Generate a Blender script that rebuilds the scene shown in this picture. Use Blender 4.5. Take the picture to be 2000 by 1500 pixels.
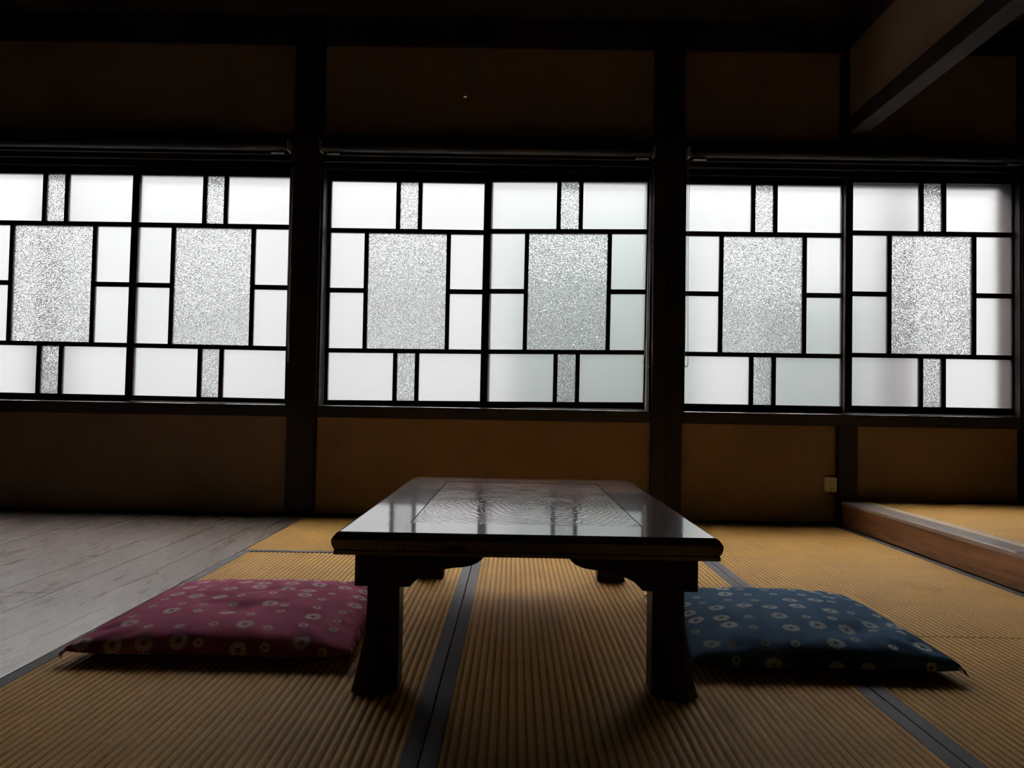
import bpy, bmesh, math, random
from mathutils import Vector, Matrix, noise
random.seed(7)
for o in list(bpy.data.objects): bpy.data.objects.remove(o)
SC = bpy.context.scene
COL = SC.collection

# ------------------------------------------------------------------ camera
F_PX = 1450.0
PITCH, YAW, ROLL = 0.0295346, -0.0038173, 0.0173788
fw = Vector((math.sin(YAW)*math.cos(PITCH), math.cos(YAW)*math.cos(PITCH), math.sin(PITCH)))
rt = Vector((math.cos(YAW), -math.sin(YAW), 0))
up = rt.cross(fw)
rt2 = rt*math.cos(ROLL) + up*math.sin(ROLL)
up2 = -rt*math.sin(ROLL) + up*math.cos(ROLL)
cd = bpy.data.cameras.new('camera'); cam = bpy.data.objects.new('camera', cd); COL.objects.link(cam)
M = Matrix.Identity(4)
for i in range(3):
    M[i][0] = rt2[i]; M[i][1] = up2[i]; M[i][2] = -fw[i]
M[2][3] = 0.55
cam.matrix_world = M
cd.sensor_width = 36.0; cd.lens = F_PX/2000*36.0; cd.clip_start = 0.02
SC.camera = cam

# ------------------------------------------------------------------ overcast sky, exposure
SC.view_settings.view_transform = 'Standard'; SC.view_settings.look = 'None'
SC.view_settings.gamma = 1.0; SC.view_settings.use_curve_mapping = False
SC.view_settings.exposure = 0.05
w = bpy.data.worlds.new('overcast_sky'); SC.world = w; w.use_nodes = True
nt = w.node_tree; nt.nodes.clear()
wo = nt.nodes.new('ShaderNodeOutputWorld'); bg = nt.nodes.new('ShaderNodeBackground')
tc = nt.nodes.new('ShaderNodeTexCoord'); sp = nt.nodes.new('ShaderNodeSeparateXYZ')
cr = nt.nodes.new('ShaderNodeValToRGB')
nt.links.new(tc.outputs['Generated'], sp.inputs[0]); nt.links.new(sp.outputs[2], cr.inputs[0])
e = cr.color_ramp.elements
e[0].position = 0.0; e[0].color = (0.10, 0.103, 0.106, 1)
e[1].position = 0.85; e[1].color = (1.0, 1.0, 1.0, 1)
nt.links.new(cr.outputs[0], bg.inputs[0]); bg.inputs[1].default_value = 45.0
nt.links.new(bg.outputs[0], wo.inputs[0])

# ------------------------------------------------------------------ helpers
def tag(o, label=None, cat=None, group=None, kind=None):
    if label: o['label'] = label
    if cat: o['category'] = cat
    if group: o['group'] = group
    if kind: o['kind'] = kind
    return o
def empty(name, loc=(0,0,0), rz=0):
    o = bpy.data.objects.new(name, None); COL.objects.link(o)
    o.location = loc; o.rotation_euler = (0,0,rz); o.empty_display_size = .05
    return o
def obj(name, bm, m, parent=None, smooth=False, bevel=0, seg=2):
    me = bpy.data.meshes.new(name)
    bmesh.ops.recalc_face_normals(bm, faces=bm.faces)
    bm.to_mesh(me); bm.free(); me.materials.append(m)
    if smooth:
        for p in me.polygons: p.use_smooth = True
    o = bpy.data.objects.new(name, me); COL.objects.link(o)
    if parent: o.parent = parent
    if bevel:
        b = o.modifiers.new('bevel', 'BEVEL'); b.width = bevel; b.segments = seg; b.limit_method = 'ANGLE'
        b.harden_normals = False
    return o
def box(bm, x0, x1, y0, y1, z0, z1):
    vs = [bm.verts.new(p) for p in ((x0,y0,z0),(x1,y0,z0),(x1,y1,z0),(x0,y1,z0),(x0,y0,z1),(x1,y0,z1),(x1,y1,z1),(x0,y1,z1))]
    for f in ((0,3,2,1),(4,5,6,7),(0,1,5,4),(1,2,6,5),(2,3,7,6),(3,0,4,7)):
        bm.faces.new([vs[i] for i in f])
def boxes(*bs):
    bm = bmesh.new()
    for b in bs: box(bm, *b)
    return bm
def prism(bm, pts, d0, d1, axis='y'):
    """closed outline pts (a,b) extruded from d0 to d1 along axis"""
    def mk(a, b, d): return (a, d, b) if axis == 'y' else ((d, a, b) if axis == 'x' else (a, b, d))
    A = [bm.verts.new(mk(a,b,d0)) for a,b in pts]; B = [bm.verts.new(mk(a,b,d1)) for a,b in pts]
    n = len(pts)
    for i in range(n):
        bm.faces.new((A[i],A[(i+1)%n],B[(i+1)%n],B[i]))
    bm.faces.new(A[::-1]); bm.faces.new(B)
def loft(bm, rings):
    R = [[bm.verts.new(p) for p in r] for r in rings]; n = len(R[0])
    for a, b in zip(R[:-1], R[1:]):
        for i in range(n): bm.faces.new((a[i],a[(i+1)%n],b[(i+1)%n],b[i]))
    bm.faces.new(R[0][::-1]); bm.faces.new(R[-1])
def tube(bm, pts, r, n=8):
    pts = [Vector(p) for p in pts]; rings = []
    for i, p in enumerate(pts):
        t = (pts[min(i+1,len(pts)-1)] - pts[max(i-1,0)]).normalized()
        a = t.orthogonal().normalized() if i == 0 else (pa - t*pa.dot(t)).normalized()
        pa = a; b = t.cross(a)
        rings.append([p + (a*math.cos(2*math.pi*k/n) + b*math.sin(2*math.pi*k/n))*r for k in range(n)])
    loft(bm, rings)

# ------------------------------------------------------------------ materials
class NT:
    def __init__(s, name):
        s.m = bpy.data.materials.new(name); s.m.use_nodes = True
        s.t = s.m.node_tree; s.t.nodes.clear()
        s.out = s.n('ShaderNodeOutputMaterial'); s.b = s.n('ShaderNodeBsdfPrincipled')
        s.l(s.b.outputs[0], s.out.inputs[0])
    def n(s, k, **kw):
        x = s.t.nodes.new(k)
        for a, v in kw.items(): setattr(x, a, v)
        return x
    def l(s, a, b): s.t.links.new(a, b)
    def coord(s, kind='Object', scale=(1,1,1), rot=(0,0,0), loc=(0,0,0)):
        c = s.n('ShaderNodeTexCoord'); mp = s.n('ShaderNodeMapping')
        mp.inputs['Scale'].default_value = scale; mp.inputs['Rotation'].default_value = rot
        mp.inputs['Location'].default_value = loc
        s.l(c.outputs[kind], mp.inputs[0]); return mp.outputs[0]
    def noise(s, v, scale=5, detail=4, rough=.5, dist=0):
        x = s.n('ShaderNodeTexNoise'); s.l(v, x.inputs['Vector'])
        x.inputs['Scale'].default_value = scale; x.inputs['Detail'].default_value = detail
        x.inputs['Roughness'].default_value = rough; x.inputs['Distortion'].default_value = dist
        return x.outputs['Fac']
    def ramp(s, f, stops):
        x = s.n('ShaderNodeValToRGB'); s.l(f, x.inputs[0])
        el = x.color_ramp.elements
        while len(el) < len(stops): el.new(.5)
        for q, (p, c) in zip(el, stops):
            q.position = p; q.color = (*c, 1) if len(c) == 3 else c
        return x.outputs[0]
    def math(s, op, a, b=None, c=None):
        x = s.n('ShaderNodeMath', operation=op)
        for i, v in enumerate((a, b, c)):
            if v is None: continue
            if isinstance(v, (int, float)): x.inputs[i].default_value = v
            else: s.l(v, x.inputs[i])
        return x.outputs[0]
    def mix(s, f, a, b, mode='MIX'):
        x = s.n('ShaderNodeMix', data_type='RGBA', blend_type=mode)
        if isinstance(f, (int, float)): x.inputs[0].default_value = f
        else: s.l(f, x.inputs[0])
        for i, v in ((6, a), (7, b)):
            if isinstance(v, tuple): x.inputs[i].default_value = (*v, 1)
            else: s.l(v, x.inputs[i])
        return x.outputs[2]
    def bump(s, h, strength=.3, dist=.01, prev=None):
        x = s.n('ShaderNodeBump'); s.l(h, x.inputs['Height'])
        x.inputs['Strength'].default_value = strength; x.inputs['Distance'].default_value = dist
        if prev: s.l(prev, x.inputs['Normal'])
        return x.outputs[0]
    def set(s, col=None, rough=None, normal=None, **kw):
        if col is not None:
            if isinstance(col, tuple): s.b.inputs['Base Color'].default_value = (*col, 1)
            else: s.l(col, s.b.inputs['Base Color'])
        if rough is not None:
            if isinstance(rough, (int, float)): s.b.inputs['Roughness'].default_value = rough
            else: s.l(rough, s.b.inputs['Roughness'])
        if normal is not None: s.l(normal, s.b.inputs['Normal'])
        for k, v in kw.items(): s.b.inputs[k.replace('_', ' ')].default_value = v
        return s.m

def wood(name, dark, light, axis='x', rough=.5, scale=1.0, bump=.15, spec=.5, coat=0, coat_rough=.1):
    s = NT(name)
    st = {'x': (1.2, 16, 16), 'y': (16, 1.2, 16), 'z': (16, 16, 1.2)}[axis]
    v = s.coord('Object', tuple(a*scale for a in st))
    f = s.noise(v, 2.2, 6, .6, 1.2); g = s.noise(v, 12, 3, .6)
    h = s.math('ADD', s.math('MULTIPLY', f, .8), s.math('MULTIPLY', g, .2))
    c = s.ramp(h, [(.32, dark), (.68, light)])
    m = s.set(c, rough, s.bump(h, bump, .004), Specular_IOR_Level=spec)
    if coat: s.b.inputs['Coat Weight'].default_value = coat; s.b.inputs['Coat Roughness'].default_value = coat_rough
    return m

def plaster(name, col):
    s = NT(name); v = s.coord()
    f = s.noise(v, 3, 5, .6); g = s.noise(v, 260, 3, .7)
    c = s.mix(s.ramp(f, [(.3, (0,0,0)), (.7, (1,1,1))]), tuple(a*.86 for a in col), tuple(min(1, a*1.12) for a in col))
    return s.set(c, .92, s.bump(g, .5, .002), Specular_IOR_Level=.15)

POST_V = wood('dark_post_wood', (.012,.008,.007), (.03,.018,.014), 'z', .5, spec=.3)
POST_H = wood('dark_rail_wood', (.012,.008,.007), (.03,.018,.014), 'x', .42)
BEAM_Y = wood('dark_beam_wood', (.018,.012,.010), (.045,.028,.022), 'y', .6, spec=.1)
SASH_M = wood('sash_wood', (.007,.004,.0035), (.016,.009,.007), 'z', .65, spec=.1)
PLASTER = plaster('ochre_plaster', (.285,.182,.108))
CEIL = wood('ceiling_wood', (.012,.008,.006), (.03,.019,.013), 'y', .7)
STEP_M = wood('step_board_wood', (.12,.045,.018), (.34,.15,.06), 'y', .42, 1.0, .2)
SILL_M = wood('step_top_wood', (.30,.235,.20), (.46,.38,.33), 'y', .30, 1.0, .05)  # dark wood lightened so the base colour carries the window sheen
PALE = wood('pale_strip_wood', (.78,.56,.33), (.90,.70,.46), 'y', .35, 1.0, .1)
METAL = NT('dull_metal').set((.45,.42,.38), .4, Metallic=.8)
BEAD = NT('bead_chain_brown').set((.14,.10,.075), .35)
BLIND = NT('dark_blind_fabric').set((.03,.026,.026), .6)
BRASS = NT('aged_brass').set((.22,.12,.05), .4, Metallic=.7)

def glass(name, tint, rough, bump_scale, strength, pattern=False):
    s = NT(name); v = s.coord()
    if pattern:     # short winding ridges pressed into the sheet
        a = s.noise(v, bump_scale, 1.2, .4, 0.25)
        rr = s.ramp(a, [(.43, (0,0,0)), (.5, (1,1,1)), (.57, (0,0,0))])
        n = s.bump(rr, strength, .0022)
        tint = s.mix(rr, tint, tuple(q*.62 for q in tint))
    else:
        a = s.noise(v, bump_scale, 2, .5)
        n = s.bump(a, strength, .001)
    s.set(tint, rough, n, Transmission_Weight=1.0, IOR=1.45)
    return s.m
FROST = glass('frosted_glass', (.97,.98,.98), .30, 9, .1)
TEXT = glass('patterned_glass', (.96,.99,.99), .07, 112, .9, True)

def tatami_mat(name, axis):
    s = NT(name)
    # rush stalks run across the ribs; ribs along `axis`
    cc = s.n('ShaderNodeTexCoord'); spx = s.n('ShaderNodeSeparateXYZ'); s.l(cc.outputs['Object'], spx.inputs[0])
    a = spx.outputs[0] if axis == 'y' else spx.outputs[1]       # across the ribs
    b = spx.outputs[1] if axis == 'y' else spx.outputs[0]       # along the ribs
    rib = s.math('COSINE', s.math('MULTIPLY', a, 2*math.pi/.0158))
    # single rushes ~1.6 mm, staggered from rib to rib
    wv = s.coord('Object', (60,560,60) if axis == 'y' else (560,60,60))
    st = s.noise(wv, 1.0, 2, .6)
    wl = s.coord('Object', (3,9,3) if axis == 'y' else (9,3,3))
    big = s.noise(wl, 1.3, 4, .6)
    c = s.ramp(st, [(.25, (.47,.235,.052)), (.75, (.80,.45,.12))])
    c = s.mix(s.ramp(big, [(.3, (0,0,0)), (.7, (.55,.55,.55))]), c, (.46,.27,.10))
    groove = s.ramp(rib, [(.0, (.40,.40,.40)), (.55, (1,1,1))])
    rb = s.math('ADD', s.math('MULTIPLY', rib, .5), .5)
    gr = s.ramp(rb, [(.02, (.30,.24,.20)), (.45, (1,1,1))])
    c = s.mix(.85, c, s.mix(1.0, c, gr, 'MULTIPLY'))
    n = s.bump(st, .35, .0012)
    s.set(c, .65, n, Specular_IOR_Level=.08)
    return s.m
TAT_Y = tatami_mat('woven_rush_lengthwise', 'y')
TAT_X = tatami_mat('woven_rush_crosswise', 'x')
def cloth_mat():
    s = NT('border_cloth'); v = s.coord('Object', (900,900,900))
    n = s.noise(v, 1, 1, .5)
    return s.set(s.ramp(n, [(.3,(.045,.032,.032)),(.7,(.085,.062,.064))]), .7, s.bump(n,.4,.001), Specular_IOR_Level=.4)
HERI = cloth_mat()

def plank_mat():
    s = NT('weathered_plank'); oi = s.n('ShaderNodeObjectInfo')
    # each plank gets its own slice of grain from its x position
    cc = s.n('ShaderNodeTexCoord'); spx = s.n('ShaderNodeSeparateXYZ'); s.l(cc.outputs['Object'], spx.inputs[0])
    idx = s.math('FLOOR', s.math('DIVIDE', spx.outputs[0], PW))
    cb = s.n('ShaderNodeCombineXYZ')
    s.l(spx.outputs[0], cb.inputs[0]); s.l(s.math('ADD', spx.outputs[1], s.math('MULTIPLY', idx, 7.31)), cb.inputs[1]); s.l(s.math('MULTIPLY', idx, 3.7), cb.inputs[2])
    mp = s.n('ShaderNodeMapping'); mp.inputs['Scale'].default_value = (14, 1.4, 1); s.l(cb.outputs[0], mp.inputs[0])
    g = s.noise(mp.outputs[0], 2.0, 7, .62, .8)
    mp2 = s.n('ShaderNodeMapping'); mp2.inputs['Scale'].default_value = (60, 3, 1); s.l(cb.outputs[0], mp2.inputs[0])
    fine = s.noise(mp2.outputs[0], 3, 4, .6)
    wn = s.n('ShaderNodeTexWhiteNoise', noise_dimensions='1D'); s.l(idx, wn.inputs['W'])
    c = s.ramp(g, [(.32,(.05,.031,.025)),(.5,(.24,.170,.140)),(.68,(.60,.47,.40))])
    c = s.mix(s.math('MULTIPLY', fine, .45), c, (.16,.12,.10))
    c = s.mix(s.math('MULTIPLY', wn.outputs['Value'], .45), c, (.17,.125,.10))
    # knots
    mp3 = s.n('ShaderNodeMapping'); mp3.inputs['Scale'].default_value = (1.6, .8, 1); s.l(cb.outputs[0], mp3.inputs[0])
    vo = s.n('ShaderNodeTexVoronoi', feature='F1'); s.l(mp3.outputs[0], vo.inputs['Vector']); vo.inputs['Scale'].default_value = 5.5
    kn = s.ramp(s.math('ADD', vo.outputs['Distance'], s.math('MULTIPLY', g, .06)), [(.085,(1,1,1)),(.15,(0,0,0))])
    c = s.mix(s.math('MULTIPLY', kn, .9), c, (.03,.022,.018))
    h = s.math('SUBTRACT', s.math('ADD', s.math('MULTIPLY', g, .6), s.math('MULTIPLY', fine, .4)), s.math('MULTIPLY', kn, .3))
    return s.set(c, s.ramp(g, [(.3,(.40,)*3),(.7,(.22,)*3)]), s.bump(h, .22, .0025), Specular_IOR_Level=1.0, Specular_Tint=(1,.94,.91,1))
PW = .152
PLANK = plank_mat()

# ------------------------------------------------------------------ building shell
def struct(name, bm, m, **kw):
    o = obj(name, bm, m, **kw); o['kind'] = 'structure'; return o
YW = 3.64      # face of the plaster
XL, XR, YB, ZC = -4.6, 5.0, -3.2, 2.46
# floor: plank area on the left as real boards, bed under the mats
bm = bmesh.new()
x = -.996
k = 0
while x > XL:
    x0 = max(x-PW+.0018, XL)
    y = YB; random.seed(100+k)
    while y < YW:
        L = random.choice((1.2, 1.6, 1.9)) if y > YB else random.uniform(.4, 1.8)
        y1 = min(y+L, YW)
        box(bm, x0, x, y, y1-.0015, -.03, random.uniform(-.0006, .0004)); y = y1
    x -= PW; k += 1
fl = struct('floor', bm, PLANK)
bm = boxes((XL, XR, YB, 3.9, -.12, -.0305), (-.996, 1.58, YB, YW, -.0305, -.03))
struct('floor', bm, POST_H)
# the room behind the viewer keeps the same woven floor at the same level
struct('floor', boxes((-.993, 1.575, YB, 1.028-.885, -.03, 0.0)), TAT_Y)

# plaster of the window wall, in three horizontal fields cut by the posts
WIN = [(-2.78, -1.104), (-.965, .662), (.812, 2.462)]
bm = bmesh.new()
box(bm, XL, XR, YW, 3.80, -.03, .50)
box(bm, XL, XR, YW, 3.80, 1.74, ZC)
for a, b in ((XL, WIN[0][0]), (WIN[0][1], WIN[1][0]), (WIN[1][1], WIN[2][0]), (WIN[2][1], XR)):
    box(bm, a, b, YW, 3.80, .50, 1.74)
struct('wall_back', bm, PLASTER)
struct('wall_left', boxes((XL-.1, XL, YB, 3.8, -.1, ZC)), PLASTER)
struct('wall_right', boxes((XR, XR+.1, YB, 3.8, -.1, ZC)), PLASTER)
struct('wall_front', boxes((XL-.1, XR+.1, YB-.1, YB, -.1, ZC)), PLASTER)
bm = boxes((XL-.1, XR+.1, YB-.1, 3.8, ZC+.012, ZC+.06))
x = XL
while x < XR:
    box(bm, x, x+.298, YB, YW, ZC, ZC+.014); x += .30
struct('ceiling', bm, CEIL)

def trim(n, bm, m, label, bevel=.003):
    o = struct('trim_%d' % n, bm, m, bevel=bevel); o['label'] = label; return o
trim(1, boxes((-1.104, -.965, 3.598, 3.80, 0, ZC)), POST_V, 'thick dark wooden post between the left and middle windows')
trim(2, boxes((.664, .735, 3.598, 3.80, 0, ZC), (.737, .812, 3.602, 3.80, 0, ZC)), POST_V, 'thick dark wooden post between the middle and right windows')
trim(3, boxes((2.458, 2.60, 3.60, 3.80, 0, ZC)), POST_V, 'dark wooden post at the right end of the window wall')
trim(4, boxes((-2.92, -2.78, 3.598, 3.80, 0, ZC)), POST_V, 'dark wooden post left of the left window')
trim(5, boxes((1.571, 1.663, 3.60, YW+.01, 0, .49)), POST_V, 'short dark post under the sill where the raised floor begins')
trim(6, boxes((1.586, 1.628, 3.603, YW+.01, 1.86, ZC)), POST_V, 'narrow dark post above the right window')
# horizontal members per bay: wall plate, nageshi rail, sill
n = 7
for bay, (a, b) in zip(('left','middle','right'), ((-2.78,-1.104),(-.965,.664),(.812,2.458))):
    trim(n, boxes((a, b, 3.61, YW+.01, 2.325, ZC)), POST_H, 'dark wall plate above the %s bay' % bay); n += 1
    bm = boxes((a, b, 3.585, YW+.01, 1.80, 1.868)); box(bm, a, b, 3.612, YW+.02, 1.735, 1.80)
    trim(n, bm, POST_H, 'dark head rail over the %s window' % bay); n += 1
    trim(n, boxes((a, b, 3.605, 3.78, .478, .537)), POST_H, 'dark wooden sill under the %s window' % bay, .004); n += 1
    x1 = b if bay != 'right' else 1.571
    trim(n, boxes((a, x1, 3.615, YW+.01, 0, .012)), POST_H, 'thin dark strip along the foot of the wall in the %s bay' % bay, .001); n += 1
trim(n, boxes((XL, -2.92, 3.605, YW+.01, 1.78, 1.868), (XL, -2.92, 3.61, YW+.01, 2.325, ZC), (XL, -2.92, 3.605, YW+.01, .478, .537)), POST_H, 'dark rails left of the left window'); n += 1
trim(n, boxes((2.60, XR, 3.605, YW+.01, 1.78, 1.868), (2.60, XR, 3.61, YW+.01, 2.325, ZC), (2.60, XR, 3.605, YW+.01, .478, .537)), POST_H, 'dark rails right of the end post'); n += 1

# lintel and hanging wall over the raised room's opening
trim(n, boxes((1.583, 1.668, -.35, 3.60, 1.885, 1.965)), BEAM_Y, 'dark lintel beam running from the window wall towards the viewer', .004); n += 1
trim(n, boxes((1.585, 1.668, -.35, 3.60, 2.335, ZC)), BEAM_Y, 'dark plate under the ceiling above the hanging wall', .003); n += 1
struct('wall_hanging', boxes((1.618, 1.642, -.35, 3.603, 1.965, 2.335)), PLASTER)
trim(n, boxes((1.575, 1.675, -.47, -.35, 0, ZC)), POST_V, 'post behind the viewer carrying the lintel'); n += 1

# raised floor with its step board
trim(n, boxes((1.585, 1.622, -.35, 3.60, .0, .1)), STEP_M, 'brown wooden riser board of the raised floor', .002); n += 1
trim(n, boxes((1.583, 1.676, -.35, 3.60, .1005, .118)), SILL_M, 'dark top of the step edge with its sheen put into the colour', .003); n += 1
trim(n, boxes((1.677, 1.724, -.35, 3.60, .09, .1185)), PALE, 'pale wooden strip beside the raised matting', .0015); n += 1
struct('floor', boxes((1.64, XR, -.35, 3.64, -.03, .07)), POST_H)
struct('floor', boxes((1.59, XR, YB, -.36, -.03, .0)), POST_H)

# ------------------------------------------------------------------ windows
def window(idx, open_, sashes, label):
    a, b = open_
    root = empty('window_%d' % idx, ((a+b)/2, 3.66, .537)); root['kind'] = 'structure'; root['label'] = label
    ox, oy, oz = root.location
    def loc(bm):
        bmesh.ops.translate(bm, verts=bm.verts, vec=(-ox, -oy, -oz)); return bm
    # jambs, head track and sill track
    bm = boxes((a, a+.012, 3.606, 3.76, .537, 1.735), (b-.012, b, 3.606, 3.76, .537, 1.735),
               (a+.012, b-.012, 3.635, 3.76, 1.722, 1.735), (a+.012, b-.012, 3.676, 3.680, .537, .543), (a+.012, b-.012, 3.713, 3.76, .537, .560), (a+.012, b-.012, 3.713, 3.76, 1.690, 1.722), (a+.012, b-.012, 3.635, 3.646, 1.705, 1.722))
    obj('window_frame', loc(bm), SASH_M, root, bevel=.0015, seg=1)
    for (TL, TR, BR, BL), side in sashes:
        yf = 3.648 if side == 'right' else 3.684     # front face of the sash
        th = .026
        gw = ((TR[0]-TL[0]) + (BR[0]-BL[0]))/2
        def Q(u, v):       # u to the right, v downwards, over the glazed field
            x0 = TL[0]*(1-v)+BL[0]*v; x1 = TR[0]*(1-v)+BR[0]*v
            z0 = TL[1]*(1-u)+TR[1]*u; z1 = BL[1]*(1-u)+BR[1]*u
            return (x0*(1-u)+x1*u, z0*(1-v)+z1*v)
        def bar(bm, u0, u1, v0, v1, y0, y1):
            P = [Q(u0,v0), Q(u1,v0), Q(u1,v1), Q(u0,v1)]
            prism(bm, P, y0, y1)
        sl = {'left': (.034/gw, .038/gw), 'right': (.038/gw, .030/gw)}[side]
        gh = TL[1]-BL[1]
        tv = (1.716-(TL[1]+TR[1])/2)/gh; bv = ((BL[1]+BR[1])/2-.5445)/gh
        bm = bmesh.new()
        if side == 'left':      # runs up to the jamb on its outer side
            sl = ((TL[0]-a-.013)/gw, .036/gw)
        else:
            sl = (.036/gw, (b-.013-TR[0])/gw)
        bar(bm, -sl[0], 0, -tv, 1+bv, yf, yf+th); bar(bm, 1, 1+sl[1], -tv, 1+bv, yf, yf+th)
        bar(bm, 0, 1, -tv, 0, yf+.001, yf+th-.001); bar(bm, 0, 1, 1, 1+bv, yf+.001, yf+th-.001)
        fr = obj('sash', loc(bm), SASH_M, root, bevel=.0015, seg=1)
        # glazing bars
        y0, y1 = yf+.003, yf+.021
        R1, R2, R3 = (.2165,.237), (.490,.511), (.765,.785)
        C = (.22, .247, .752, .779)
        T = (.42, .447, .562, .589)
        bm = bmesh.new()
        bar(bm, 0, 1, *R1, y0, y1); bar(bm, 0, 1, *R3, y0, y1)
        for (v0, v1) in ((0, R1[0]), (R3[1], 1)):
            bar(bm, T[0], T[1], v0, v1, y0+.001, y1-.001); bar(bm, T[2], T[3], v0, v1, y0+.001, y1-.001)
        bar(bm, C[0], C[1], R1[1], R3[0], y0+.001, y1-.001); bar(bm, C[2], C[3], R1[1], R3[0], y0+.001, y1-.001)
        bar(bm, 0, C[0], *R2, y0+.002, y1-.002); bar(bm, C[3], 1, *R2, y0+.002, y1-.002)
        g = obj('glazing_bars', loc(bm), SASH_M, fr)
        # panes set in the middle of the bars' depth
        y0, y1 = yf+.011, yf+.014
        e = .004
        fb, tb = bmesh.new(), bmesh.new()
        for (u0, u1, v0, v1) in ((0,T[0],0,R1[0]),(T[3],1,0,R1[0]),(0,T[0],R3[1],1),(T[3],1,R3[1],1),
                                 (0,C[0],R1[1],R2[0]),(0,C[0],R2[1],R3[0]),(C[3],1,R1[1],R2[0]),(C[3],1,R2[1],R3[0])):
            bar(fb, u0-e, u1+e, v0-e, v1+e, y0, y1)
        for (u0, u1, v0, v1) in ((T[1],T[2],0,R1[0]),(T[1],T[2],R3[1],1),(C[1],C[2],R1[1],R3[0])):
            bar(tb, u0-e, u1+e, v0-e, v1+e, y0, y1)
        f = obj('frosted_panes', loc(fb), FROST, fr); f['label'] = 'plain frosted glass'
        t = obj('patterned_panes', loc(tb), TEXT, fr); t['label'] = 'glass with a rippled pattern'
        if side == 'right':
            bm = bmesh.new(); px, pz = Q(-.5*sl[0], .505)
            tube(bm, [(px, yf-.004, pz), (px, yf+.001, pz)], .007, 14)
            k = obj('sash_lock', loc(bm), BRASS, fr)
window(1, WIN[0], [(((-2.715,1.674),(-1.932,1.677),(-1.936,.571),(-2.715,.574)),'left'), (((-1.878,1.666),(-1.134,1.667),(-1.132,.566),(-1.884,.570)),'right')], 'left window of two sliding wooden sashes')
window(2, WIN[1], [(((-.935,1.663),(-.161,1.663),(-.163,.571),(-.931,.564)),'left'), (((-.131,1.661),(.642,1.672),(.632,.579),(-.135,.570)),'right')], 'middle window of two sliding wooden sashes')
window(3, WIN[2], [(((.841,1.676),(1.619,1.680),(1.618,.577),(.833,.577)),'left'), (((1.658,1.686),(2.442,1.689),(2.440,.580),(1.655,.581)),'right')], 'right window of two sliding wooden sashes')

# ------------------------------------------------------------------ outside, seen only blurred through the glass
def plain(name, c, r=.8): return NT(name).set(c, r)
struct('ground_outside', boxes((-22, 22, 3.85, 20, -.6, -.5)), plain('low_bounce_ground', (.05,.05,.05)))  # unseen ground, coloured dark to cut light bounced towards the panes
struct('wall_outside', boxes((-22, 22, 8.5, 8.8, -.5, 4.5)), plain('sky_block_grey', (.036,.036,.036)))  # added facade: blocks the low sky so the panes come out dimmer
struct('wall_outside', boxes((-.02, 1.25, 5.2, 5.35, -.5, 1.9)), plain('grey_green_fence', (.042,.052,.050)))
struct('wall_outside', boxes((1.75, 2.45, 5.2, 5.35, -.5, 1.35)), plain('grey_green_fence_low', (.042,.052,.050)))
struct('wall_outside', boxes((2.22, 2.42, 4.5, 4.62, -.5, 3.2)), plain('dark_pillar', (.05,.05,.055)))
struct('wall_outside', boxes((-2.93, -2.76, 4.5, 4.62, -.5, 3.2)), plain('dark_pillar_grey', (.05,.05,.055)))

# ------------------------------------------------------------------ roller blinds
def blind(x0, x1, chain, label):
    cx = (x0+x1)/2; cz = 1.789; y = 3.560
    root = empty('roller_blind', (cx, y, cz)); tag(root, label, 'blind', 'rolled-up blinds over the windows')
    def L(bm): bmesh.ops.translate(bm, verts=bm.verts, vec=(-cx, -y, -cz)); return bm
    bm = bmesh.new(); tube(bm, [(x0+.012, y, cz), (x1-.012, y, cz)], .022, 28)
    obj('fabric_roll', L(bm), BLIND, root, smooth=False)
    bm = boxes((x0+.014, x1-.014, y+.012, y+.020, cz-.036, cz-.018)); obj('hem_bar', L(bm), BLIND, root, bevel=.001)
    for xa, xb in ((x0, x0+.01), (x1-.01, x1)):
        obj('bracket', L(boxes((xa, xb, y-.024, y+.026, cz-.026, cz+.026))), METAL, root, bevel=.001)
    for xa in (x0+.03, x1-.03-.062):
        obj('clip', L(boxes((xa, xa+.062, y-.006, y+.010, cz-.034, cz-.030))), METAL, root)
    # bead chain loop: real little beads on a cord
    pts = [Vector(p) for p in chain]; dense = []
    for a, b in zip(pts[:-1], pts[1:]):
        n_ = max(2, int((b-a).length/.0062))
        dense += [a.lerp(b, i/n_) for i in range(n_)]
    bm = bmesh.new()
    for p in dense:
        bmesh.ops.create_icosphere(bm, subdivisions=1, radius=.0023, matrix=Matrix.Translation(p))
    tube(bm, pts, .0007, 5)
    obj('bead_chain', L(bm), BEAD, root, smooth=True)
def loop(xa, xb, y, zt, zb, bend=0):
    """down one strand, round the bottom, up the other"""
    d = []
    for i in range(21):
        t = i/20; d.append((xa + bend*t**3, y, zt+(zb+.02-zt)*t))
    xe = xa+bend; w_ = (xb-xe)
    for i in range(1, 8):
        a = math.pi*i/8; d.append((xe + w_*(1-math.cos(a))/2, y+.004*math.sin(a), zb+.02-.02*math.sin(a)))
    for i in range(21):
        t = 1-i/20; d.append((xb - .004*math.sin(math.pi*t), y+.003, zt+(zb+.02-zt)*t))
    return d
blind(-2.765, -1.108, loop(-1.106, -1.094, 3.572, 1.78, .745, .008), 'dark rolled-up blind over the left window')
blind(-.962, .658, loop(.652, .661, 3.572, 1.78, .745, -.034), 'dark rolled-up blind over the middle window')
blind(.816, 2.455, loop(.821, .832, 3.572, 1.78, .752, -.006), 'dark rolled-up blind over the right window')

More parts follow.
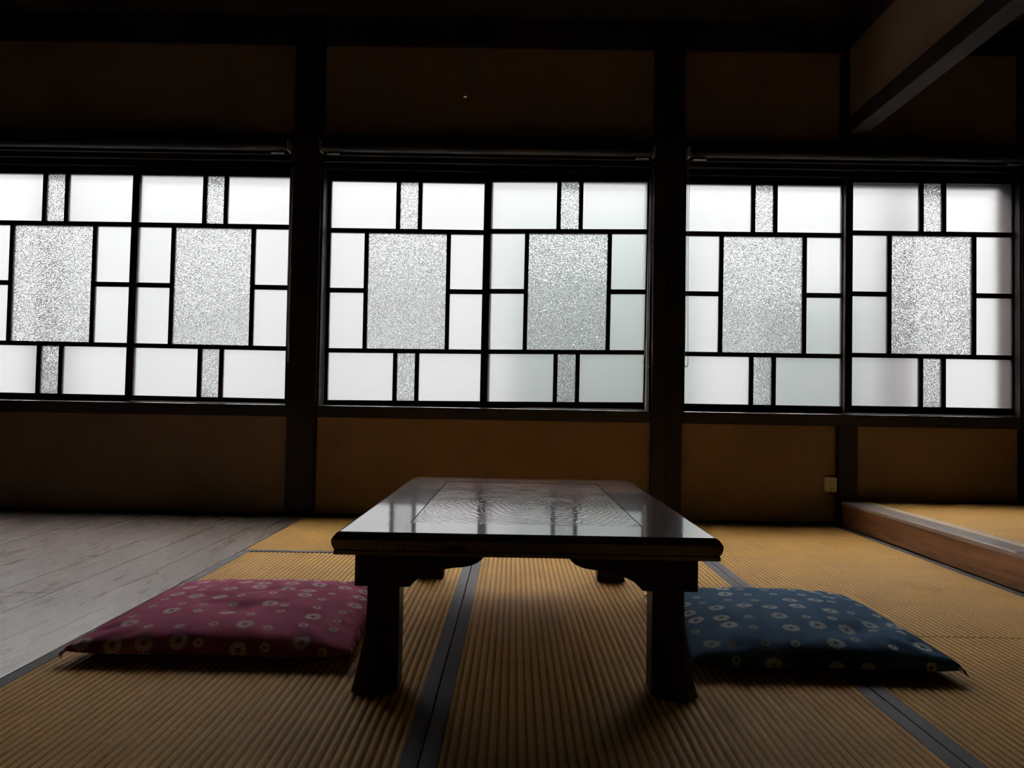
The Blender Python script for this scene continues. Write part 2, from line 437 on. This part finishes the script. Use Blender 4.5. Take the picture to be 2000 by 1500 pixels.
# ------------------------------------------------------------------ tatami mats
def mat_thing(x0, x1, y0, y1, z, axis, label, borders=True, z_th=.028, group='tatami mats on the floor'):
    root = empty('tatami_mat', ((x0+x1)/2, (y0+y1)/2, z-z_th)); tag(root, label, 'tatami mat', group)
    ox, oy, oz = root.location
    g = .0012; x0 += g; x1 -= g; y0 += 2.2*g; y1 -= 2.2*g
    bw = .029 if borders else 0
    # ribbed top: real ribs across the width
    bm = bmesh.new(); P = .0158; N = 8
    if axis == 'y': a0, a1, b0, b1 = x0+bw, x1-bw, y0, y1
    else: a0, a1, b0, b1 = y0+bw, y1-bw, x0, x1
    off = ox if axis == 'y' else oy
    step = P/N; n_ = int((a1-a0)/step)
    rows = []
    for i in range(n_+1):
        a = a0 + (a1-a0)*i/n_
        h = z - .0022*(.5 - .5*math.cos(2*math.pi*(a-off)/P))**1.5
        mk = (lambda b, hh: (a-ox, b-oy, hh-oz)) if axis == 'y' else (lambda b, hh: (b-ox, a-oy, hh-oz))
        rows.append((bm.verts.new(mk(b0, h)), bm.verts.new(mk(b1, h)), bm.verts.new(mk(b0, z-z_th)), bm.verts.new(mk(b1, z-z_th)), bm.verts.new(mk(b0, h)), bm.verts.new(mk(b1, h))))
    for p, q in zip(rows[:-1], rows[1:]):
        bm.faces.new((p[0],q[0],q[1],p[1])); bm.faces.new((p[4],p[2],q[2],q[4])); bm.faces.new((p[5],q[5],q[3],p[3]))
        bm.faces.new((p[2],p[3],q[3],q[2]))
    
    me = bpy.data.meshes.new('woven_surface'); bm.normal_update(); bmesh.ops.reverse_faces(bm, faces=[f for f in bm.faces if (f.calc_center_median().z > z-oz-.004 and f.normal.z < -.5)]); bm.to_mesh(me); bm.free()
    me.materials.append(TAT_Y if axis == 'y' else TAT_X)
    for p in me.polygons: p.use_smooth = abs(p.normal.z) > .6 and p.center.z > z-oz-.004
    o = bpy.data.objects.new('woven_surface', me); COL.objects.link(o); o.parent = root
    if borders:
        for s_ in (0, 1):
            if axis == 'y':
                q = (x0, x0+bw) if s_ == 0 else (x1-bw, x1)
                bb = boxes((q[0]-ox, q[1]-ox, y0-oy, y1-oy, 0, z+.0010-oz))
            else:
                q = (y0, y0+bw) if s_ == 0 else (y1-bw, y1)
                bb = boxes((x0-ox, x1-ox, q[0]-oy, q[1]-oy, 0, z+.0010-oz))
            obj('cloth_border', bb, HERI, root, bevel=.001, seg=2)
mat_thing(-.993, -.137, 1.028, 2.738, 0, 'y', 'woven straw tatami mat beside the plank floor, under the purple cushion')
mat_thing(-.137, .718, 1.028, 2.738, 0, 'y', 'woven straw tatami mat directly under the middle of the low table')
mat_thing(-.993, .718, 2.738, 3.612, 0, 'x', 'golden tatami mat lying crosswise along the wall under the middle window')
mat_thing(.718, 1.575, 1.852, 3.612, 0, 'y', 'tatami mat in front of the step, between the blue cushion and the wall')
mat_thing(.718, 1.575, .142, 1.852, 0, 'y', 'nearest right-hand tatami mat, in front of the blue cushion')
mat_thing(-.993, .718, .142, 1.028, 0, 'x', 'tatami mat lying crosswise nearest the viewer')
mat_thing(1.724, 2.579, 1.91, 3.62, .118, 'y', 'golden tatami mat on the raised floor, beside the pale wooden strip', False, .046, 'tatami mats on the raised floor')
mat_thing(2.579, 3.434, 1.91, 3.62, .118, 'y', 'golden tatami mat on the raised floor, farther from the step', False, .046, 'tatami mats on the raised floor')
mat_thing(1.724, 3.434, 1.055, 1.91, .118, 'x', 'golden tatami mat on the raised floor, lying crosswise nearest the viewer', False, .046, 'tatami mats on the raised floor')

# ------------------------------------------------------------------ low table
def lacquer(name, burl=False, axis='x'):
    s = NT(name)
    if burl:
        v = s.coord('Object', (1.0, 1.35, 1))
        d = s.noise(v, 2.6, 3, .5, .6)
        wv = s.n('ShaderNodeTexWave', wave_type='RINGS', rings_direction='Z'); s.l(s.coord('Object', (1.15,.62,1), loc=(-.02,.05,0)), wv.inputs['Vector'])
        wv.inputs['Scale'].default_value = 19; wv.inputs['Distortion'].default_value = 17; wv.inputs['Detail'].default_value = 4
        wv.inputs['Detail Scale'].default_value = .55
        g = s.ramp(wv.outputs['Fac'], [(.25,(0,0,0)),(.8,(1,1,1))])
        fine = s.noise(s.coord('Object', (90,260,90)), 1.2, 3, .6)
    else:
        st = (2, 34, 34) if axis == 'x' else ((34, 2, 34) if axis == 'y' else (34, 34, 2))
        v = s.coord('Object', st); g = s.noise(v, 2.4, 5, .6, .6)
        fine = s.noise(s.coord('Object', tuple(q*6 for q in st)), 2, 3, .6)
    c = s.ramp(g, [(.25,(.09,.013,.010) if burl else (.035,.008,.006)), (.8,(.36,.070,.050) if burl else (.13,.030,.024))])
    h = s.math('ADD', s.math('MULTIPLY', g, .7), s.math('MULTIPLY', fine, .3))
    n_ = s.bump(h, .22 if burl else .07, .0016)
    s.set(c, .22, n_, Specular_IOR_Level=.12, Coat_Weight=1.0, Coat_Roughness=.045)
    if True: s.l(s.bump(h, .26 if burl else .14, .0008), s.b.inputs['Coat Normal']); s.b.inputs['Coat IOR'].default_value = 2.05
    return s.m
LQ_X = lacquer('red_brown_lacquer_x', axis='x'); LQ_Y = lacquer('red_brown_lacquer_y', axis='y')
LQ_A = wood('dark_red_apron_wood', (.012,.0025,.002), (.035,.008,.006), 'x', .4, spec=.3)
LQ_L = wood('dark_red_leg_wood', (.016,.003,.0025), (.05,.010,.008), 'z', .4, spec=.3)
LQ_B = lacquer('red_brown_lacquer_burl', True)
TX, TY = .028, 1.926
HW, HL, ZT, ZB = .364, .541, .3095, .268
table = empty('low_table', (TX, TY, 0)); tag(table, 'low dark red lacquered wooden table with carved bracket apron on the mats', 'table')
# top frame: four mitred members with a moulded edge
prof = [(.0, ZT-.0006), (.004, ZT-.002), (.012, ZT-.010), (-.001+.0, 0)]
# profile: (inset from outer edge, z), from top surface outward and down
EDGE = [(.075, ZT), (.013, ZT), (.0075, ZT-.002), (.0035, ZT-.007), (.0, ZT-.013), (.0, ZT-.020), (.0025, ZT-.028), (.0055, ZT-.033), (.004, ZT-.0345), (.004, ZB), (.075, ZB)]
FB = .128   # width of the frame members
def mitre(side):
    pr = [(FB, ZT)] + EDGE[1:-1] + [(FB, ZB)]
    def pt(ins, z, s_):
        if side in ('near', 'far'):
            sy = -1 if side == 'near' else 1
            return (s_*(HW-ins), sy*(HL-ins), z)
        sx = -1 if side == 'west' else 1
        return (sx*(HW-ins), s_*(HL-ins), z)
    bm = bmesh.new(); loft(bm, [[pt(i, z, -1) for i, z in pr], [pt(i, z, 1) for i, z in pr]]); return bm
for sd in ('near', 'far'): obj('top_rail', mitre(sd), LQ_X, table)
for sd in ('west', 'east'): obj('top_rail', mitre(sd), LQ_Y, table)
obj('centre_panel', boxes((-HW+FB+.0008, HW-FB-.0008, -HL+FB+.0008, HL-FB-.0008, ZB+.004, ZT-.0006)), LQ_B, table, bevel=.0012)
# apron brackets, outline drawn for the left half of the short side
ap = [(-.326,.268),(-.326,.203),(-.222,.203),(-.2145,.211),(-.205,.2195),(-.193,.226),(-.178,.2305),(-.165,.2345),(-.152,.238),(-.138,.2405),(-.120,.242),(-.106,.245),(-.094,.250),(-.086,.256),(-.080,.263),(-.078,.268)]
full = ap + [(-x_, z_) for x_, z_ in ap[::-1]]
def strip(bm, pts, d0, d1, axis):
    """curved bracket strip: bottom outline pts, flat top at ZB"""
    for (x0_, z0_), (x1_, z1_) in zip(pts[1:-2], pts[2:-1]): pass
    prism(bm, pts, d0, d1, axis)
def bracket(sign, d0, d1, axis, far=False):
    pts = [(sign*a, b) for a, b in ap]
    bm = bmesh.new(); prism(bm, pts, d0, d1, axis); return bm
for sgn in (-1, 1):
    for (d0, d1) in ((-.507, -.487), (.487, .507)):
        obj('apron_bracket', bracket(sgn, d0, d1, 'y'), LQ_A, table, bevel=.0015)
apy = [(-.487 if a < -.3 else a*1.5-.0, b) for a, b in ap]
for sx in (-1, 1):
    for sgn in (-1, 1):
        pts = [(sgn*a, b) for a, b in [(-.4865,.268),(-.4865,.203)] + [(a-.16, b) for a, b in ap[2:]]]
        bm = bmesh.new(); prism(bm, pts, sx*.326, sx*.306, 'x')
        obj('apron_bracket', bm, LQ_A, table, bevel=.0015)
# sabre legs: six-sided section flaring to the outer corner
def leg(sx, sy):
    bm = bmesh.new(); rings = []
    for i in range(13):
        t = i/12; z = .266 - .2648*t
        f = max(0, (t-.30)/.70)**2.0
        xi, xo = .2425, .305 + .026*f
        yo, yi = .492 + .030*f, .432
        ch = .004 + .022*f
        ring = [(xi, yo-.032*f-.001), (xi+.036, yo), (xo-ch, yo-.001*f), (xo, yo-ch), (xo, yi), (xi, yi)]
        rings.append([(sx*a, -sy*b, z) for a, b in ring])
    # slightly rounded sole
    loft(bm, rings); return bm
for sx in (-1, 1):
    for sy in (1, -1):
        obj('leg', leg(sx, sy), LQ_L, table, bevel=.002)

# ------------------------------------------------------------------ cushions
def shibori(name, base, base2, spot, off):
    s = NT(name)
    cc = s.n('ShaderNodeUVMap'); mp = s.n('ShaderNodeMapping'); mp.inputs['Location'].default_value = off; s.l(cc.outputs[0], mp.inputs[0])
    vo = s.n('ShaderNodeTexVoronoi', feature='F1', voronoi_dimensions='2D'); s.l(mp.outputs[0], vo.inputs['Vector'])
    vo.inputs['Scale'].default_value = 1/.066; vo.inputs['Randomness'].default_value = .42
    # position is returned in unscaled space: vector from the flower's middle
    df = s.n('ShaderNodeVectorMath', operation='SUBTRACT'); s.l(mp.outputs[0], df.inputs[0]); s.l(vo.outputs['Position'], df.inputs[1])
    sx = s.n('ShaderNodeSeparateXYZ'); s.l(df.outputs[0], sx.inputs[0])
    ln = s.n('ShaderNodeVectorMath', operation='LENGTH'); s.l(df.outputs[0], ln.inputs[0])
    ang = s.math('ARCTAN2', sx.outputs[1], sx.outputs[0])
    col = s.n('ShaderNodeSeparateColor'); s.l(vo.outputs['Color'], col.inputs[0])
    big = s.math('GREATER_THAN', col.outputs[0], .5)
    R = s.math('ADD', .0112, s.math('MULTIPLY', big, .0088))
    wob = s.noise(mp.outputs[0], 160, 2, .6)
    pet = s.math('SINE', s.math('ADD', s.math('MULTIPLY', ang, 13), s.math('MULTIPLY', wob, 7)))
    rr = s.math('DIVIDE', s.math('ADD', ln.outputs['Value'], s.math('MULTIPLY', s.math('SUBTRACT', wob, .5), .006)), R)
    outer = s.ramp(rr, [(.86,(1,1,1)),(1.0,(0,0,0))])
    inner = s.ramp(rr, [(.26,(0,0,0)),(.38,(1,1,1))])
    petm = s.ramp(pet, [(-.0,(.35,)*3),(.45,(1,)*3)])
    mask = s.math('MULTIPLY', s.math('MULTIPLY', outer, inner), petm)
    v2 = s.coord('UV', (1,1,1)); dye = s.noise(v2, 14, 4, .6); weave = s.noise(v2, 900, 2, .6)
    b = s.mix(s.ramp(dye, [(.3,(0,0,0)),(.7,(1,1,1))]), base, base2)
    c = s.mix(mask, b, spot)
    s.b.inputs['Sheen Weight'].default_value = 0; s.b.inputs['Sheen Roughness'].default_value = .5
    return s.set(c, .9, s.bump(weave, .5, .0008), Specular_IOR_Level=.03)
PURPLE = shibori('plum_shibori_cotton', (.32,.070,.130), (.44,.110,.19), (.86,.76,.68), (.02,.013,0))
INDIGO = shibori('indigo_shibori_cotton', (.044,.088,.150), (.076,.140,.225), (.82,.79,.70), (.31,.17,0))
def cushion(name, c, W, D, H, mat, rz, seed, dents, label):
    N = 120
    bm = bmesh.new(); uvl = bm.loops.layers.uv.new('UVMap')
    def shape(u, v, side):
        # outline bows inwards between pointed corners
        px = u*(W/2)*(1 - .045*(1-v*v)**1.0); py = v*(D/2)*(1 - .05*(1-u*u))
        e = max(0, (1-u*u)*(1-v*v))
        t = H*(e**.27)*(1-.10*(u*u+v*v)*.5)
        corner = (abs(u)*abs(v))**6
        if side > 0:
            z = t*.80
            for (du, dv, r1, r2, a_, dep) in dents:
                ca, sa = math.cos(a_), math.sin(a_)
                x_ = ((u-du)*ca+(v-dv)*sa)/r1; y_ = (-(u-du)*sa+(v-dv)*ca)/r2
                z += dep*math.exp(-(x_*x_+y_*y_))*min(1, e*3)
            z += .0035*noise.noise(Vector((u*2.2+seed, v*2.2, 0)))*min(1, e*4)
            z += .0016*noise.noise(Vector((u*5+seed, v*7, 3)))*min(1, e*6)
            # puckers running in from the corners
            a = math.atan2(abs(v), abs(u)); rr = math.hypot(u, v)
            z += .0022*math.sin(a*34+seed)*math.exp(-((rr-1.12)/.16)**2)*min(1, e*8)
        else:
            z = -t*.20
        z += .017 + .006*corner
        return (px, py, max(z, .0006 if side < 0 else .0008) )
    def remap(i):     # denser near the rim
        t = -1+2*i/N; return math.sin(t*math.pi/2)*.75+t*.25
    grids = []
    for side in (1, -1):
        g = [[None]*(N+1) for _ in range(N+1)]
        for i in range(N+1):
            for j in range(N+1):
                u, v = remap(i), remap(j)
                if side < 0 and (i in (0,N) or j in (0,N)): g[i][j] = grids[0][i][j]
                else: g[i][j] = bm.verts.new(shape(u, v, side))
        grids.append(g)
        for i in range(N):
            for j in range(N):
                f = bm.faces.new((g[i][j], g[i+1][j], g[i+1][j+1], g[i][j+1]) if side > 0 else (g[i][j], g[i][j+1], g[i+1][j+1], g[i+1][j]))
                f.smooth = True
    # cloth coordinates follow the surface (arc length from the middle)
    gt = grids[0]
    def arc(path):
        s_ = [0]
        for a, b in zip(path[:-1], path[1:]): s_.append(s_[-1]+(b.co-a.co).length)
        return s_
    U = {}
    for j in range(N+1):
        s_ = arc([gt[i][j] for i in range(N+1)]); mid = s_[N//2]
        for i in range(N+1): U[(i,j)] = s_[i]-mid
    V = {}
    for i in range(N+1):
        s_ = arc([gt[i][j] for j in range(N+1)]); mid = s_[N//2]
        for j in range(N+1): V[(i,j)] = s_[j]-mid
    idx = {}
    for gi, g in enumerate(grids):
        for i in range(N+1):
            for j in range(N+1): idx.setdefault(g[i][j], (i, j))
    bm.faces.ensure_lookup_table()
    for f in bm.faces:
        for l in f.loops:
            ij = idx[l.vert]; l[uvl].uv = (U[ij]+1, V[ij]+1)
    me = bpy.data.meshes.new(name); bm.to_mesh(me); bm.free(); me.materials.append(mat)
    o = bpy.data.objects.new('cushion_cover', me); COL.objects.link(o)
    root = empty(name, (c[0], c[1], 0.0012), rz); o.parent = root
    tag(root, label, 'cushion', 'floor cushions beside the low table')
    # thread tassels at the corners
    for sx in (-1, 1):
        for sy in (-1, 1):
            bm = bmesh.new(); x0, y0 = sx*(W/2-.003), sy*(D/2-.003)
            for k in range(5):
                a = math.atan2(sy, sx) + (k-2)*.28
                tube(bm, [(x0, y0, .023), (x0+.006*math.cos(a), y0+.006*math.sin(a), .0215), (x0+.013*math.cos(a), y0+.013*math.sin(a), .016-.002*k%3)], .0009, 5)
            obj('corner_tassel', bm, mat, root)
    return root
cushion('floor_cushion', (-.632, 1.842), .60, .56, .076, PURPLE, .0, 3.1,
        [(-.24,-.30,.46,.15,-.45,-.009), (-.34,-.02,.34,.06,-.40,-.004), (.10,-.34,.40,.09,.55,-.005), (.25,.25,.6,.08,.5,-.004), (-.55,.35,.25,.3,0,-.004)],
        'plum purple floor cushion with white flower rings left of the low table')
cushion('floor_cushion', (.658, 1.832), .555, .565, .080, INDIGO, -.01, 9.4,
        [(.5,-.55,.30,.10,.6,-.010), (.35,-.2,.5,.12,-.3,-.004), (-.4,.2,.3,.3,0,-.003)],
        'indigo blue floor cushion with white flower rings right of the low table')

# ------------------------------------------------------------------ small things
OUT_P = NT('ivory_plastic').set((.62,.55,.42), .4)
HOLE = NT('socket_slot_dark').set((.03,.02,.015), .6)
ox, oz = 1.541, .196
r = empty('wall_outlet', (ox, 3.64, oz)); tag(r, 'ivory wall socket beside the short post under the right window', 'outlet')
obj('housing', boxes((-.026, .026, -.030, 0, -.036, .036)), OUT_P, r, bevel=.003)
obj('cover_plate', boxes((-.020, .0235, -.034, -.030, -.0335, .0335)), OUT_P, r, bevel=.0012)
for dz in (.017, -.017):
    for dx in (-.006, .007):
        obj('slot', boxes((dx-.0013, dx+.0013, -.0345, -.0335, dz-.0055, dz+.0055)), HOLE, r)
bm = bmesh.new(); tube(bm, [(.0005, -.0346, 0), (.0005, -.033, 0)], .0025, 12); obj('screw', bm, METAL, r)
bm = bmesh.new(); tube(bm, [(ox+.004, 3.626, oz-.036), (ox+.005, 3.626, oz-.043), (ox+.012, 3.627, oz-.052), (ox+.020, 3.628, oz-.062), (ox+.0225, 3.629, oz-.085), (ox+.0225, 3.629, .013)], .0035, 8)
tag(obj('power_cable', bm, NT('dark_cable').set((.03,.02,.015), .5), smooth=True), 'dark cable running down from the ivory wall socket', 'cable')

r = empty('pull_cord', (-.186, 2.5, ZC)); tag(r, 'thin dark pull cord hanging before the plaster above the middle window', 'cord')
bm = bmesh.new(); tube(bm, [(0,0,0), (.001,0,-.4), (.0005,0,1.612-ZC)], .0009, 6); obj('cord', bm, NT('cord_black').set((.02,.016,.015), .7), r)
bm = bmesh.new(); loft(bm, [[(rad*math.cos(a*math.pi/6), rad*math.sin(a*math.pi/6), z_) for a in range(12)] for rad, z_ in ((.002,1.616-ZC),(.0055,1.611-ZC),(.0068,1.604-ZC),(.0062,1.600-ZC))])
obj('cord_knob', bm, NT('cord_knob_grey').set((.42,.40,.38), .4), r)
tag(obj('wooden_block', boxes((1.872, 1.972, 3.592, 3.638, 1.8685, 1.906)), POST_H, bevel=.003), 'small dark block on the head rail above the right window', 'block')
bm = bmesh.new()
tube(bm, [(1.585+.010*math.cos(t*.5)+.004, 2.335+.016*math.sin(t*.5), .1192+.0) for t in range(13)], .0010, 6)
tag(obj('wire_loop', bm, NT('wire_dark').set((.03,.025,.02), .5)), 'tiny dark wire loop lying on the step edge at the far right', 'wire')
